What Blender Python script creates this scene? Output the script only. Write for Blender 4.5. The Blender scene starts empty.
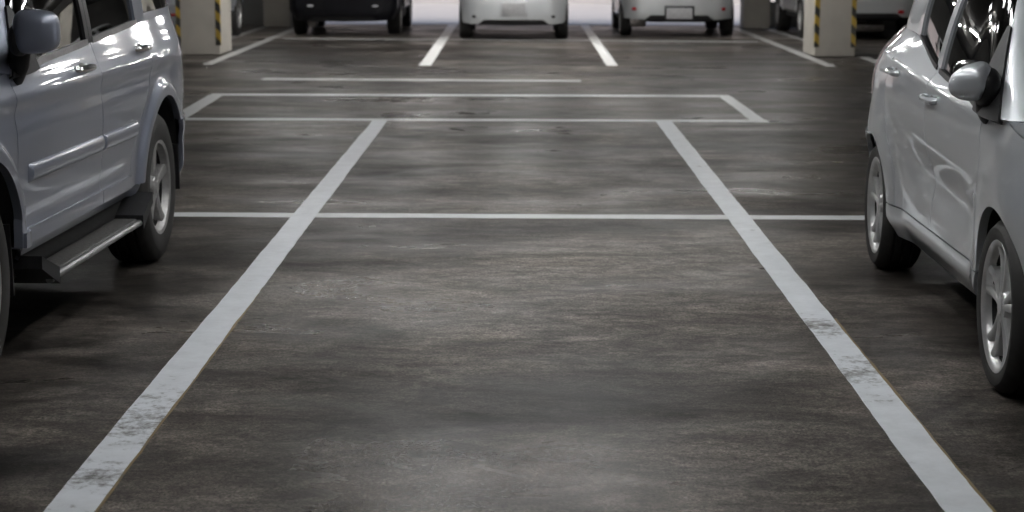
import bpy, bmesh, math, random
import numpy as np
from mathutils import Vector, Matrix
random.seed(7)
rng = np.random.default_rng(5)
SC = bpy.context.scene
COL = SC.collection
PI = math.pi
R = math.radians

# ------------------------------------------------------------------ materials
def new_mat(name):
    m = bpy.data.materials.new(name); m.use_nodes = True
    nt = m.node_tree
    return m, nt, nt.nodes['Principled BSDF']

def setp(b, **kw):
    for k, v in kw.items():
        b.inputs[k.replace('_', ' ')].default_value = v

def simple(name, col, rough=0.5, metal=0.0, noise=0.0, nscale=20.0, bump=0.0, **kw):
    """procedural material: a flat tone broken by a little noise"""
    m, nt, b = new_mat(name)
    b.inputs['Roughness'].default_value = rough
    b.inputs['Metallic'].default_value = metal
    b.inputs['Base Color'].default_value = (*col, 1)
    for k, v in kw.items():
        b.inputs[k.replace('_', ' ')].default_value = v
    if noise > 0 or bump > 0:
        tc = nt.nodes.new('ShaderNodeTexCoord')
        n = nt.nodes.new('ShaderNodeTexNoise'); n.inputs['Scale'].default_value = nscale; n.inputs['Detail'].default_value = 6
        nt.links.new(tc.outputs['Object'], n.inputs['Vector'])
        if noise > 0:
            r = nt.nodes.new('ShaderNodeValToRGB')
            r.color_ramp.elements[0].position = 0.3; r.color_ramp.elements[1].position = 0.7
            r.color_ramp.elements[0].color = (*[c * (1 - noise) for c in col], 1)
            r.color_ramp.elements[1].color = (*[min(1, c * (1 + noise)) for c in col], 1)
            nt.links.new(n.outputs['Fac'], r.inputs['Fac']); nt.links.new(r.outputs['Color'], b.inputs['Base Color'])
        if bump > 0:
            bp = nt.nodes.new('ShaderNodeBump'); bp.inputs['Strength'].default_value = bump; bp.inputs['Distance'].default_value = 0.01
            nt.links.new(n.outputs['Fac'], bp.inputs['Height']); nt.links.new(bp.outputs['Normal'], b.inputs['Normal'])
    return m

def paint(name, col, metal=0.55, rough=0.32, dust=0.12, coat=1.0):
    m, nt, b = new_mat(name)
    setp(b, Metallic=metal, Coat_Weight=coat, Coat_Roughness=0.04, Specular_IOR_Level=0.5 * coat)
    tc = nt.nodes.new('ShaderNodeTexCoord')
    n = nt.nodes.new('ShaderNodeTexNoise'); n.inputs['Scale'].default_value = 3.5; n.inputs['Detail'].default_value = 8
    nt.links.new(tc.outputs['Object'], n.inputs['Vector'])
    r = nt.nodes.new('ShaderNodeValToRGB')
    r.color_ramp.elements[0].position = 0.3; r.color_ramp.elements[1].position = 0.75
    r.color_ramp.elements[0].color = (*[c * (1 - dust) for c in col], 1); r.color_ramp.elements[1].color = (*col, 1)
    nt.links.new(n.outputs['Fac'], r.inputs['Fac']); nt.links.new(r.outputs['Color'], b.inputs['Base Color'])
    mr = nt.nodes.new('ShaderNodeMapRange'); mr.inputs['To Min'].default_value = rough - 0.05; mr.inputs['To Max'].default_value = rough + 0.10
    nt.links.new(n.outputs['Fac'], mr.inputs['Value']); nt.links.new(mr.outputs['Result'], b.inputs['Roughness'])
    return m

def glass_mat(name, tint=(0.05, 0.055, 0.055), trans=0.5):
    m = bpy.data.materials.new(name); m.use_nodes = True
    nt = m.node_tree; nt.nodes.clear()
    out = nt.nodes.new('ShaderNodeOutputMaterial')
    t = nt.nodes.new('ShaderNodeBsdfTransparent'); t.inputs['Color'].default_value = (*tint, 1)
    g = nt.nodes.new('ShaderNodeBsdfGlossy'); g.inputs['Roughness'].default_value = 0.02; g.inputs['Color'].default_value = (1, 1, 1, 1)
    fr = nt.nodes.new('ShaderNodeFresnel'); fr.inputs['IOR'].default_value = 1.55
    mx = nt.nodes.new('ShaderNodeMixShader')
    nt.links.new(fr.outputs['Fac'], mx.inputs['Fac']); nt.links.new(t.outputs[0], mx.inputs[1]); nt.links.new(g.outputs[0], mx.inputs[2])
    nt.links.new(mx.outputs[0], out.inputs['Surface'])
    return m

def emit(name, col, s):
    m, nt, b = new_mat(name)
    setp(b, Base_Color=(*col, 1), Emission_Color=(*col, 1), Emission_Strength=s)
    return m

FLOOR_TINT = (0.077, 0.0685, 0.061)
def floor_nodes(nt, tc):
    """mottled worn asphalt colour; returns colour socket, roughness socket, height socket"""
    N = nt.nodes.new; L = nt.links.new
    mp = N('ShaderNodeMapping'); mp.inputs['Scale'].default_value = (0.55, 1.0, 1); L(tc.outputs['Object'], mp.inputs['Vector'])
    def noise(scale, detail, rough, dist=0.0, src=mp):
        n = N('ShaderNodeTexNoise'); n.inputs['Scale'].default_value = scale; n.inputs['Detail'].default_value = detail
        n.inputs['Roughness'].default_value = rough; n.inputs['Distortion'].default_value = dist
        L(src.outputs['Vector' if src is mp else 'Object'], n.inputs['Vector']); return n.outputs['Fac']
    def math_(op, a, b):
        q = N('ShaderNodeMath'); q.operation = op
        for i, v in enumerate((a, b)):
            if isinstance(v, (int, float)): q.inputs[i].default_value = v
            else: L(v, q.inputs[i])
        return q.outputs[0]
    def mrange(v, a, b, c, d):
        q = N('ShaderNodeMapRange'); L(v, q.inputs['Value'])
        for k, x in zip(('From Min', 'From Max', 'To Min', 'To Max'), (a, b, c, d)): q.inputs[k].default_value = x
        return q.outputs['Result']
    big = mrange(noise(0.9, 3, 0.5, 0.6), 0.37, 0.63, 0.52, 1.55)
    mid = mrange(noise(4.5, 6, 0.7, 0.8), 0.38, 0.62, 0.58, 1.45)
    blot = mrange(noise(13, 5, 0.7, 0.5), 0.38, 0.62, 0.68, 1.34)
    fine = mrange(noise(42, 3, 0.75, 0, tc), 0.38, 0.62, 0.64, 1.38)
    grit = mrange(noise(120, 2, 0.6, 0, tc), 0.36, 0.64, 0.55, 1.55)
    v = math_('MULTIPLY', math_('MULTIPLY', big, mid), math_('MULTIPLY', math_('MULTIPLY', fine, blot), grit))
    # tyre wear and stains, plus light and falloff painted into the colour: (x, y, rx, ry, gain)
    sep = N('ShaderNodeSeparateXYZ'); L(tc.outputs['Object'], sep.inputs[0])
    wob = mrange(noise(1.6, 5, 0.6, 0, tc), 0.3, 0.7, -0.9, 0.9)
    for (x, y, rx, ry, gain) in STAINS_AND_LIGHT:
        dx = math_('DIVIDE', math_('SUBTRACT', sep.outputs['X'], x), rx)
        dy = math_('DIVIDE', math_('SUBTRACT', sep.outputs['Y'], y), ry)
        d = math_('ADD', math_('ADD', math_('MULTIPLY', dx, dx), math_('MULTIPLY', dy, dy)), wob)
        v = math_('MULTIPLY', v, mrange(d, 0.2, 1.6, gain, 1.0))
    cm = N('ShaderNodeVectorMath'); cm.operation = 'SCALE'
    hue = N('ShaderNodeMix'); hue.data_type = 'RGBA'
    L(noise(1.3, 3, 0.5, 0, tc), hue.inputs['Factor'])
    hue.inputs['A'].default_value = (*[c * f for c, f in zip(FLOOR_TINT, (1.06, 1.0, 0.93))], 1)
    hue.inputs['B'].default_value = (*[c * f for c, f in zip(FLOOR_TINT, (0.95, 1.0, 1.05))], 1)
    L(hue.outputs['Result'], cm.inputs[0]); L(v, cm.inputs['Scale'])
    rough = mrange(noise(1.1, 6, 0.62, 0.5), 0.36, 0.66, 0.26, 0.55)
    h = math_('ADD', math_('MULTIPLY', noise(38, 4, 0.7, 0, tc), 0.6), math_('MULTIPLY', noise(170, 2, 0.6, 0, tc), 0.4))
    return cm.outputs['Vector'], rough, h

STAINS_AND_LIGHT = [
    (-0.33, 6.5, 0.55, 0.28, 1.75), (0.05, 6.75, 0.45, 0.22, 1.4), (0.55, 6.45, 0.5, 0.10, 1.5), (0.0, 8.3, 0.85, 1.3, 1.45), (0.0, 11.6, 0.8, 1.3, 1.3),  # broad centre patch paints a pool of light into the floor
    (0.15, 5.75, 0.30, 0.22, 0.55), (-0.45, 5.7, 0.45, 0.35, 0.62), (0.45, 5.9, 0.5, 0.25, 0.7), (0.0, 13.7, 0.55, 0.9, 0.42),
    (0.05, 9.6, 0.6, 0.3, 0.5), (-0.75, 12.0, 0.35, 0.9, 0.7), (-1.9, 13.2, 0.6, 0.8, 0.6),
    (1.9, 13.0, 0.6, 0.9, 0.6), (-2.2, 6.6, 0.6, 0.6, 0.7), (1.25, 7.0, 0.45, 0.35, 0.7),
    (-2.75, 6.5, 1.3, 6.0, 0.30), (2.8, 6.6, 1.3, 6.0, 0.27), (-2.6, 24.0, 2.0, 4.6, 0.26), (3.3, 22.5, 2.2, 5.2, 0.28), (0.0, 24.6, 1.2, 2.0, 0.5),  # side bays: light falloff painted in; far aisle: darker floor
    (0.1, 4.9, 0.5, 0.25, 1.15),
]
def asphalt():
    m, nt, b = new_mat('worn_asphalt')
    tc = nt.nodes.new('ShaderNodeTexCoord')
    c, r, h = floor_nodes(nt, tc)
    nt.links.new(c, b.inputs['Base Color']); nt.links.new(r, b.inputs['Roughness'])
    bp = nt.nodes.new('ShaderNodeBump'); bp.inputs['Strength'].default_value = 0.35; bp.inputs['Distance'].default_value = 0.004
    nt.links.new(h, bp.inputs['Height']); nt.links.new(bp.outputs['Normal'], b.inputs['Normal'])
    b.inputs['Specular IOR Level'].default_value = 0.07
    return m

def line_paint(name, col, wear=0.5, spots=()):
    m, nt, b = new_mat(name)
    N = nt.nodes.new; L = nt.links.new
    tc = N('ShaderNodeTexCoord')
    def noise(scale, detail=6, rough=0.6):
        n = N('ShaderNodeTexNoise'); n.inputs['Scale'].default_value = scale; n.inputs['Detail'].default_value = detail; n.inputs['Roughness'].default_value = rough
        L(tc.outputs['Object'], n.inputs['Vector']); return n.outputs['Fac']
    def mrange(v, a, b_, c, d):
        q = N('ShaderNodeMapRange'); L(v, q.inputs['Value'])
        for k, x in zip(('From Min', 'From Max', 'To Min', 'To Max'), (a, b_, c, d)): q.inputs[k].default_value = x
        return q.outputs['Result']
    def math_(op, a, b_):
        q = N('ShaderNodeMath'); q.operation = op
        for i, v in enumerate((a, b_)):
            if isinstance(v, (int, float)): q.inputs[i].default_value = v
            else: L(v, q.inputs[i])
        return q.outputs[0]
    sep = N('ShaderNodeSeparateXYZ'); L(tc.outputs['Object'], sep.inputs[0])
    base = math_('ADD', math_('MULTIPLY', noise(26, 6, 0.75), 0.6), math_('MULTIPLY', noise(4.5, 4, 0.6), 0.4))
    th = None
    bias = 0.0
    for (x, y, r_, a) in spots:
        dx = math_('SUBTRACT', sep.outputs['X'], x); dy = math_('SUBTRACT', sep.outputs['Y'], y)
        d = math_('SQRT', math_('ADD', math_('MULTIPLY', dx, dx), math_('MULTIPLY', dy, dy)), 0)
        e = mrange(d, 0.0, r_, a, 0.0)
        bias = e if isinstance(bias, float) else math_('ADD', bias, e)
    v = base if isinstance(bias, float) else math_('ADD', base, bias)
    f = mrange(v, 0.66 - 0.1 * wear, 0.80 - 0.1 * wear, 0.0, 1.0)
    soil = mrange(noise(9, 8, 0.7), 0.3, 0.75, 1.08, 0.86)
    sc = N('ShaderNodeVectorMath'); sc.operation = 'SCALE'; sc.inputs[0].default_value = col; L(soil, sc.inputs['Scale'])
    mx = N('ShaderNodeMix'); mx.data_type = 'RGBA'
    L(f, mx.inputs['Factor']); L(sc.outputs['Vector'], mx.inputs['A']); mx.inputs['B'].default_value = (0.12, 0.115, 0.11, 1)
    L(mx.outputs['Result'], b.inputs['Base Color'])
    b.inputs['Roughness'].default_value = 0.38
    bp = N('ShaderNodeBump'); bp.inputs['Strength'].default_value = 0.3; bp.inputs['Distance'].default_value = 0.003
    L(base, bp.inputs['Height']); L(bp.outputs['Normal'], b.inputs['Normal'])
    return m

def stripes_mat():
    m, nt, b = new_mat('yellow_black_stripes')
    N = nt.nodes.new; L = nt.links.new
    tc = N('ShaderNodeTexCoord'); sp = N('ShaderNodeSeparateXYZ'); L(tc.outputs['Object'], sp.inputs[0])
    a = N('ShaderNodeMath'); a.operation = 'ADD'; L(sp.outputs['X'], a.inputs[0]); L(sp.outputs['Y'], a.inputs[1])
    a2 = N('ShaderNodeMath'); a2.operation = 'ADD'; L(a.outputs[0], a2.inputs[0]); L(sp.outputs['Z'], a2.inputs[1])
    w = N('ShaderNodeMath'); w.operation = 'PINGPONG'; w.inputs[1].default_value = 0.115; L(a2.outputs[0], w.inputs[0])
    g = N('ShaderNodeMath'); g.operation = 'GREATER_THAN'; g.inputs[1].default_value = 0.0575; L(w.outputs[0], g.inputs[0])
    mx = N('ShaderNodeMix'); mx.data_type = 'RGBA'; L(g.outputs[0], mx.inputs['Factor'])
    mx.inputs['A'].default_value = (0.33, 0.22, 0.03, 1); mx.inputs['B'].default_value = (0.02, 0.02, 0.018, 1)
    L(mx.outputs['Result'], b.inputs['Base Color']); b.inputs['Roughness'].default_value = 0.6
    return m

M = dict(
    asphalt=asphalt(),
    rubber=simple('tyre_rubber', (0.018, 0.017, 0.016), 0.72, noise=0.25, nscale=30, bump=0.1),
    black=simple('black_plastic', (0.013, 0.013, 0.014), 0.42, noise=0.2, nscale=40),
    satin=simple('satin_black_plastic', (0.014, 0.014, 0.015), 0.5, noise=0.2, nscale=40, Specular_IOR_Level=0.25),
    matte=simple('dark_underside', (0.012, 0.012, 0.012), 0.85, noise=0.2, nscale=15),
    cabin=simple('dark_cabin_lining', (0.03, 0.03, 0.032), 0.85, noise=0.2, nscale=25),
    seat=simple('dark_seat_fabric', (0.05, 0.05, 0.053), 0.9, noise=0.25, nscale=60),
    glass=glass_mat('tinted_glass', (0.022, 0.024, 0.024)),
    chrome=simple('chrome', (0.75, 0.75, 0.76), 0.14, 1.0, noise=0.05, nscale=40),
    alloy=simple('alloy_wheel', (0.52, 0.52, 0.52), 0.28, 0.6, noise=0.1, nscale=30),
    alloy_dull=simple('alloy_wheel_dusty', (0.36, 0.355, 0.35), 0.42, 0.6, noise=0.2, nscale=30),
    tread=simple('ribbed_step_rubber', (0.05, 0.048, 0.046), 0.6, noise=0.3, nscale=60, bump=0.3),
    steel=simple('brushed_step_edge', (0.42, 0.42, 0.43), 0.32, 0.8, noise=0.15, nscale=30),
    red=simple('red_lens', (0.38, 0.02, 0.025), 0.12, noise=0.1, nscale=50, Coat_Weight=1.0),
    palelens=simple('pale_pink_lens', (0.62, 0.50, 0.50), 0.08, noise=0.1, nscale=30, Coat_Weight=1.0),
    clear=simple('clear_lens', (0.62, 0.62, 0.64), 0.08, 0.3, noise=0.1, nscale=30, Coat_Weight=1.0),
    plate=simple('licence_plate', (0.42, 0.42, 0.43), 0.4, 0.2, noise=0.12, nscale=25),
    muffler=simple('dull_exhaust_steel', (0.26, 0.24, 0.23), 0.5, 0.6, noise=0.25, nscale=20),
    column=simple('column_paint', (0.38, 0.355, 0.315), 0.7, noise=0.10, nscale=3, bump=0.1),
    concrete=simple('ceiling_concrete', (0.13, 0.127, 0.122), 0.85, noise=0.15, nscale=2.5, bump=0.1),
    wallp=simple('wall_plaster', (0.20, 0.197, 0.19), 0.85, noise=0.12, nscale=2, bump=0.05),
    pale=simple('pale_pavement', (0.66, 0.645, 0.63), 0.8, noise=0.06, nscale=1.5, bump=0.05),
    facade=simple('pinkish_facade', (0.58, 0.53, 0.515), 0.85, noise=0.06, nscale=0.8),
    stripes=stripes_mat(),
    tube_far=emit('bright_fluorescent_tube', (1.0, 0.99, 0.97), 165.0),
    tube=emit('fluorescent_tube', (1.0, 1.0, 1.0), 1.0),
    green=emit('green_indicator', (0.02, 0.9, 0.25), 9.0),
    light_wing=simple('grey_light_wing', (0.25, 0.25, 0.25), 0.6, noise=0.05, nscale=20),
    batten=simple('white_batten', (0.7, 0.7, 0.7), 0.5, noise=0.04, nscale=20),
    silver=paint('silver_grey_paint', (0.255, 0.278, 0.345), 0.5, 0.36, 0.10),
    light=paint('pale_silver_paint', (0.62, 0.65, 0.685), 0.45, 0.32, 0.06),
    dark=paint('black_paint', (0.004, 0.004, 0.006), 0.0, 0.45, 0.1, 0.3),
    far_silver=paint('cool_silver_paint', (0.62, 0.64, 0.655), 0.45, 0.34, 0.06),
    far_grey=paint('mid_silver_paint', (0.52, 0.535, 0.54), 0.45, 0.34, 0.06),
    far_blue=paint('bluish_silver_paint', (0.42, 0.44, 0.48), 0.45, 0.34, 0.06),
)

# ------------------------------------------------------------------ mesh helpers
class MB:
    def __init__(self): self.v = []; self.f = []; self.sm = []
    def add(self, verts, faces, smooth=True):
        k = len(self.v); self.v.extend([tuple(map(float, p)) for p in verts])
        self.f.extend([tuple(i + k for i in f) for f in faces]); self.sm.extend([smooth] * len(faces)); return self
    def xform(self, Mx):
        self.v = [tuple(Mx @ Vector(p)) for p in self.v]; return self
    def join(self, o):
        k = len(self.v); self.v.extend(o.v); self.f.extend([tuple(i + k for i in f) for f in o.f]); self.sm.extend(o.sm); return self
    def box(self, x0, x1, y0, y1, z0, z1, bev=0.0):
        if bev <= 0:
            return self.add([(x, y, z) for x in (x0, x1) for y in (y0, y1) for z in (z0, z1)],
                [(0, 1, 3, 2), (4, 6, 7, 5), (0, 4, 5, 1), (2, 3, 7, 6), (0, 2, 6, 4), (1, 5, 7, 3)], False)
        bm = bmesh.new(); bmesh.ops.create_cube(bm, size=1)
        for v in bm.verts:
            v.co = Vector((x0 + (v.co.x + .5) * (x1 - x0), y0 + (v.co.y + .5) * (y1 - y0), z0 + (v.co.z + .5) * (z1 - z0)))
        bmesh.ops.bevel(bm, geom=list(bm.edges), offset=bev, segments=3, affect='EDGES', profile=0.5)
        bm.verts.index_update()
        self.add([v.co[:] for v in bm.verts], [[v.index for v in f.verts] for f in bm.faces]); bm.free(); return self
    def lathe(self, prof, n=48, axis='y', c=(0, 0, 0), close=False):
        """prof: list of (radius, offset along axis)"""
        vs = []
        m = len(prof)
        for i in range(n):
            a = 2 * PI * i / n; ca, sa = math.cos(a), math.sin(a)
            for r, o in prof:
                p = {'y': (r * ca, o, r * sa), 'x': (o, r * ca, r * sa), 'z': (r * ca, r * sa, o)}[axis]
                vs.append((p[0] + c[0], p[1] + c[1], p[2] + c[2]))
        fs = []
        for i in range(n):
            j = (i + 1) % n
            for k in range(m - 1 if not close else m):
                l = (k + 1) % m
                fs.append((i * m + k, i * m + l, j * m + l, j * m + k))
        return self.add(vs, fs)
    def tube(self, pts, r, n=10):
        pts = [Vector(p) for p in pts]; vs = []; fs = []
        for i, p in enumerate(pts):
            t = (pts[min(i + 1, len(pts) - 1)] - pts[max(i - 1, 0)]).normalized()
            u = t.orthogonal().normalized() if i == 0 else (u - t * u.dot(t)).normalized()
            w = t.cross(u)
            for k in range(n):
                a = 2 * PI * k / n; vs.append(p + (u * math.cos(a) + w * math.sin(a)) * r)
        for i in range(len(pts) - 1):
            for k in range(n):
                l = (k + 1) % n; fs.append((i * n + k, i * n + l, (i + 1) * n + l, (i + 1) * n + k))
        fs.append(tuple(range(n - 1, -1, -1))); fs.append(tuple((len(pts) - 1) * n + k for k in range(n)))
        return self.add(vs, fs)
    def sells(self, c, r, e=(2.5, 2.5), nu=28, nv=16, rot=None, taper=None):
        """superellipsoid"""
        sp = lambda w, p: math.copysign(abs(w) ** (2 / p), w)
        vs = []; fs = []
        for j in range(nv + 1):
            la = -PI / 2 + PI * j / nv
            for i in range(nu):
                lo = 2 * PI * i / nu
                p = Vector((r[0] * sp(math.cos(la), e[0]) * sp(math.cos(lo), e[1]), r[1] * sp(math.cos(la), e[0]) * sp(math.sin(lo), e[1]), r[2] * sp(math.sin(la), e[0])))
                if taper: p = Vector(taper(p))
                if rot is not None: p = rot @ p
                vs.append(p + Vector(c))
        for j in range(nv):
            for i in range(nu):
                k = (i + 1) % nu; fs.append((j * nu + i, j * nu + k, (j + 1) * nu + k, (j + 1) * nu + i))
        return self.add(vs, fs)
    def build(self, name, mat, parent=None, weld=0.0004, sharp=38, fixn=False):
        me = bpy.data.meshes.new(name); bm = bmesh.new()
        bv = [bm.verts.new(p) for p in self.v]
        for f, s in zip(self.f, self.sm):
            try:
                q = bm.faces.new([bv[i] for i in f]); q.smooth = s
            except ValueError: pass
        if weld: bmesh.ops.remove_doubles(bm, verts=bm.verts, dist=weld)
        bmesh.ops.dissolve_degenerate(bm, edges=bm.edges, dist=1e-6)
        if fixn: bmesh.ops.recalc_face_normals(bm, faces=bm.faces)
        bm.to_mesh(me); bm.free()
        me.set_sharp_from_angle(angle=R(sharp))
        me.materials.append(mat)
        o = bpy.data.objects.new(name, me); COL.objects.link(o)
        if parent: o.parent = parent
        return o

def tag(o, label=None, cat=None, group=None, kind=None):
    if label: o['label'] = label
    if cat: o['category'] = cat
    if group: o['group'] = group
    if kind: o['kind'] = kind
    return o
def empty(name, loc, rz=0.0):
    o = bpy.data.objects.new(name, None); COL.objects.link(o); o.location = loc; o.rotation_euler = (0, 0, rz); o.empty_display_size = 0.2
    return o

# ------------------------------------------------------------------ car surfaces
def smooth_poly(pts, n=24):
    P = np.array(pts, float); out = []
    Q = np.vstack([2 * P[0] - P[1], P, 2 * P[-1] - P[-2]])
    for i in range(1, len(Q) - 2):
        p0, p1, p2, p3 = Q[i - 1:i + 3]
        # centripetal catmull-rom
        t0 = 0; t1 = t0 + np.linalg.norm(p1 - p0) ** .5; t2 = t1 + np.linalg.norm(p2 - p1) ** .5; t3 = t2 + np.linalg.norm(p3 - p2) ** .5
        for k in range(n):
            t = t1 + (t2 - t1) * k / n
            A1 = (t1 - t) / (t1 - t0) * p0 + (t - t0) / (t1 - t0) * p1
            A2 = (t2 - t) / (t2 - t1) * p1 + (t - t1) / (t2 - t1) * p2
            A3 = (t3 - t) / (t3 - t2) * p2 + (t - t2) / (t3 - t2) * p3
            B1 = (t2 - t) / (t2 - t0) * A1 + (t - t0) / (t2 - t0) * A2
            B2 = (t3 - t) / (t3 - t1) * A2 + (t - t1) / (t3 - t1) * A3
            out.append((t2 - t) / (t2 - t1) * B1 + (t - t1) / (t2 - t1) * B2)
    out.append(P[-1]); return np.array(out)

class F1:
    """smooth 1D interpolation (monotone cubic)"""
    def __init__(self, pts):
        P = np.array(sorted(pts), float); self.x, self.y = P[:, 0], P[:, 1]
        h = np.diff(self.x); d = np.diff(self.y) / h; m = np.zeros(len(P))
        for i in range(1, len(P) - 1):
            if d[i - 1] * d[i] > 0:
                w1, w2 = 2 * h[i] + h[i - 1], h[i] + 2 * h[i - 1]; m[i] = (w1 + w2) / (w1 / d[i - 1] + w2 / d[i])
        m[0], m[-1] = d[0], d[-1]; self.m = m
    def __call__(self, q):
        q = np.clip(np.asarray(q, float), self.x[0], self.x[-1])
        i = np.clip(np.searchsorted(self.x, q) - 1, 0, len(self.x) - 2)
        h = self.x[i + 1] - self.x[i]; t = (q - self.x[i]) / h
        return (self.y[i] * (1 + 2 * t) * (1 - t) ** 2 + self.m[i] * h * t * (1 - t) ** 2 + self.y[i + 1] * t * t * (3 - 2 * t) + self.m[i + 1] * h * t * t * (t - 1))

def sstep(a, b, x):
    t = np.clip((x - a) / (b - a), 0, 1); return t * t * (3 - 2 * t)

def resample(poly, n):
    P = np.array(poly, float); d = np.r_[0, np.cumsum(np.hypot(*np.diff(P, axis=0).T))]
    q = np.linspace(0, d[-1], n); return np.c_[np.interp(q, d, P[:, 0]), np.interp(q, d, P[:, 1])]

def coons(b, t, l, r, nu, nv):
    B, T, Lf, Rt = resample(b, nu + 1), resample(t, nu + 1), resample(l, nv + 1), resample(r, nv + 1)
    u = np.linspace(0, 1, nu + 1)[:, None, None]; v = np.linspace(0, 1, nv + 1)[None, :, None]
    g = (1 - v) * B[:, None] + v * T[:, None] + (1 - u) * Lf[None] + u * Rt[None]
    return g - ((1 - u) * (1 - v) * B[0] + u * (1 - v) * B[-1] + (1 - u) * v * T[0] + u * v * T[-1])

def rect(a0, a1, b0, b1):
    return dict(b=[(a0, b0), (a1, b0)], t=[(a0, b1), (a1, b1)], l=[(a0, b0), (a0, b1)], r=[(a1, b0), (a1, b1)])

class Car:
    def __init__(self, P):
        self.P = P
        pl = smooth_poly(P['plan'])
        d = np.r_[0, np.cumsum(np.hypot(*np.diff(pl, axis=0).T))]
        k = np.argmin(abs(pl[:, 0] - 1.2) - (pl[:, 1] > 0.3) * 10)
        self.sd = d - d[k] + pl[k, 0]; self.pl = pl
        tg = np.gradient(pl, axis=0); tg /= np.hypot(*tg.T)[:, None]
        self.nn = np.c_[-tg[:, 1], tg[:, 0]]
        self.s0, self.s1 = self.sd[0], self.sd[-1]
        self.side, self.front, self.rear = F1(P['side']), F1(P['front']), F1(P['rear'])
        self.belt = F1(P['belt']); self.hoodz = F1(P['hood'])
        self.wb = P['wb']; self.ra = P['arch_r']; self.hz = P['wheel_r']
        rows = []
        for row in P['rows']:
            if row[0] == 's':
                s = {'c': self.s0}.get(row[1], row[1]); p = self.surf(np.array([[s, self.belt(s) if len(row) < 4 else row[3]]]))[0]
                rows.append((*p, *row[2]))
            else: rows.append((*row[1], *row[2]))
        self.rows = np.array(rows, float)
        n = 24; self.rs = smooth_poly6(self.rows, n)
        self.nrow = len(rows) - 1
    # lower body: (s, z)
    def surf(self, q):
        q = np.asarray(q, float); s, z = q[..., 0], q[..., 1]
        x = np.interp(s, self.sd, self.pl[:, 0]); y = np.interp(s, self.sd, self.pl[:, 1])
        nx = np.interp(s, self.sd, self.nn[:, 0]); ny = np.interp(s, self.sd, self.nn[:, 1])
        l = np.hypot(nx, ny); nx, ny = nx / l, ny / l
        wf = np.clip(nx, 0, 1) ** 2; wr = np.clip(-nx, 0, 1) ** 2; ws = ny ** 2
        off = ws * self.side(z) + wf * self.front(z) + wr * self.rear(z)
        for cx in (0.0, self.wb):
            r = np.hypot(s - cx, z - self.hz)
            a, w = self.P['flare']
            off = off + ws * a * (1 - sstep(self.ra + self.P.get('flat', 0.02), self.ra + w, r))
        if 'crease' in self.P:
            for fn in self.P['crease']: off = off + ws * fn(s, z)
        return np.stack([x + nx * off, y + ny * off, z], -1)
    # glass house: (t, v), t = row index
    def gh(self, q):
        q = np.asarray(q, float); t, v = q[..., 0], q[..., 1][..., None]
        f = np.clip(t / self.nrow, 0, 1) * (len(self.rs) - 1)
        i = np.clip(f.astype(int), 0, len(self.rs) - 2); w = (f - i)[..., None]
        r = self.rs[i] * (1 - w) + self.rs[i + 1] * w
        b, tp = r[..., :3], r[..., 3:]
        p = b + (tp - b) * v
        bul = self.P.get('gbulge', 0.022) * 4 * v * (1 - v)
        c = p - np.array([0.9, 0, 0]); h = np.concatenate([c[..., :1] * 0.25, c[..., 1:2], np.zeros_like(c[..., :1])], -1)
        h = h / (np.linalg.norm(h, axis=-1, keepdims=True) + 1e-9)
        p = p + h * bul
        p[..., 2] += 0.35 * bul[..., 0] * sstep(self.nrow - 2.5, self.nrow - 1, t)
        return p
    def t_at(self, s):
        xs = np.interp(np.linspace(0, self.nrow, 800), np.linspace(0, self.nrow, len(self.rs)), self.rs[:, 0])
        return float(np.interp(s, np.maximum.accumulate(xs), np.linspace(0, self.nrow, 800)))
    def patch(self, mb, fn, c, nu, nv, sgn=1, thick=0.018, inset=0.0, rims='btlr', lift=None):
        g = coons(c['b'], c['t'], c['l'], c['r'], nu, nv)
        P = fn(g); e = 1e-3
        N = np.cross(fn(g + [e, 0]) - fn(g - [e, 0]), fn(g + [0, e]) - fn(g - [0, e]))
        N /= np.linalg.norm(N, axis=-1, keepdims=True) + 1e-12
        N = -N                                  # outward on the +y side
        P = P - N * inset
        if lift is not None: P = P + N * lift(g)[..., None]
        Q = P - N * thick
        my = np.array([1, sgn, 1.0])
        P, Q = P * my, Q * my
        W = nv + 1
        idx = lambda i, j: i * W + j
        fs = [(idx(i, j), idx(i, j + 1), idx(i + 1, j + 1), idx(i + 1, j)) for i in range(nu) for j in range(nv)]
        off = (nu + 1) * W
        loops = dict(b=[(i, 0) for i in range(nu + 1)], r=[(nu, j) for j in range(nv + 1)], t=[(i, nv) for i in range(nu, -1, -1)], l=[(0, j) for j in range(nv, -1, -1)])
        for k in rims:
            L = loops[k]
            for a, b in zip(L[:-1], L[1:]):
                fs.append((idx(*a), idx(*b), off + idx(*b), off + idx(*a)))
        if sgn < 0: fs = [f[::-1] for f in fs]
        mb.add(np.vstack([P.reshape(-1, 3), Q.reshape(-1, 3)]), fs)
        return P
def smooth_poly6(P, n):
    return smooth_poly(P, n)

def arc(cx, cz, r, a0, a1, n=26):
    return [(cx + r * math.cos(R(a)), cz + r * math.sin(R(a))) for a in np.linspace(a0, a1, n)]

def drop_unused(mb):
    used = sorted({i for f in mb.f for i in f}); mp = {k: i for i, k in enumerate(used)}
    mb.v = [mb.v[i] for i in used]; mb.f = [tuple(mp[i] for i in f) for f in mb.f]; return mb

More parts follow.
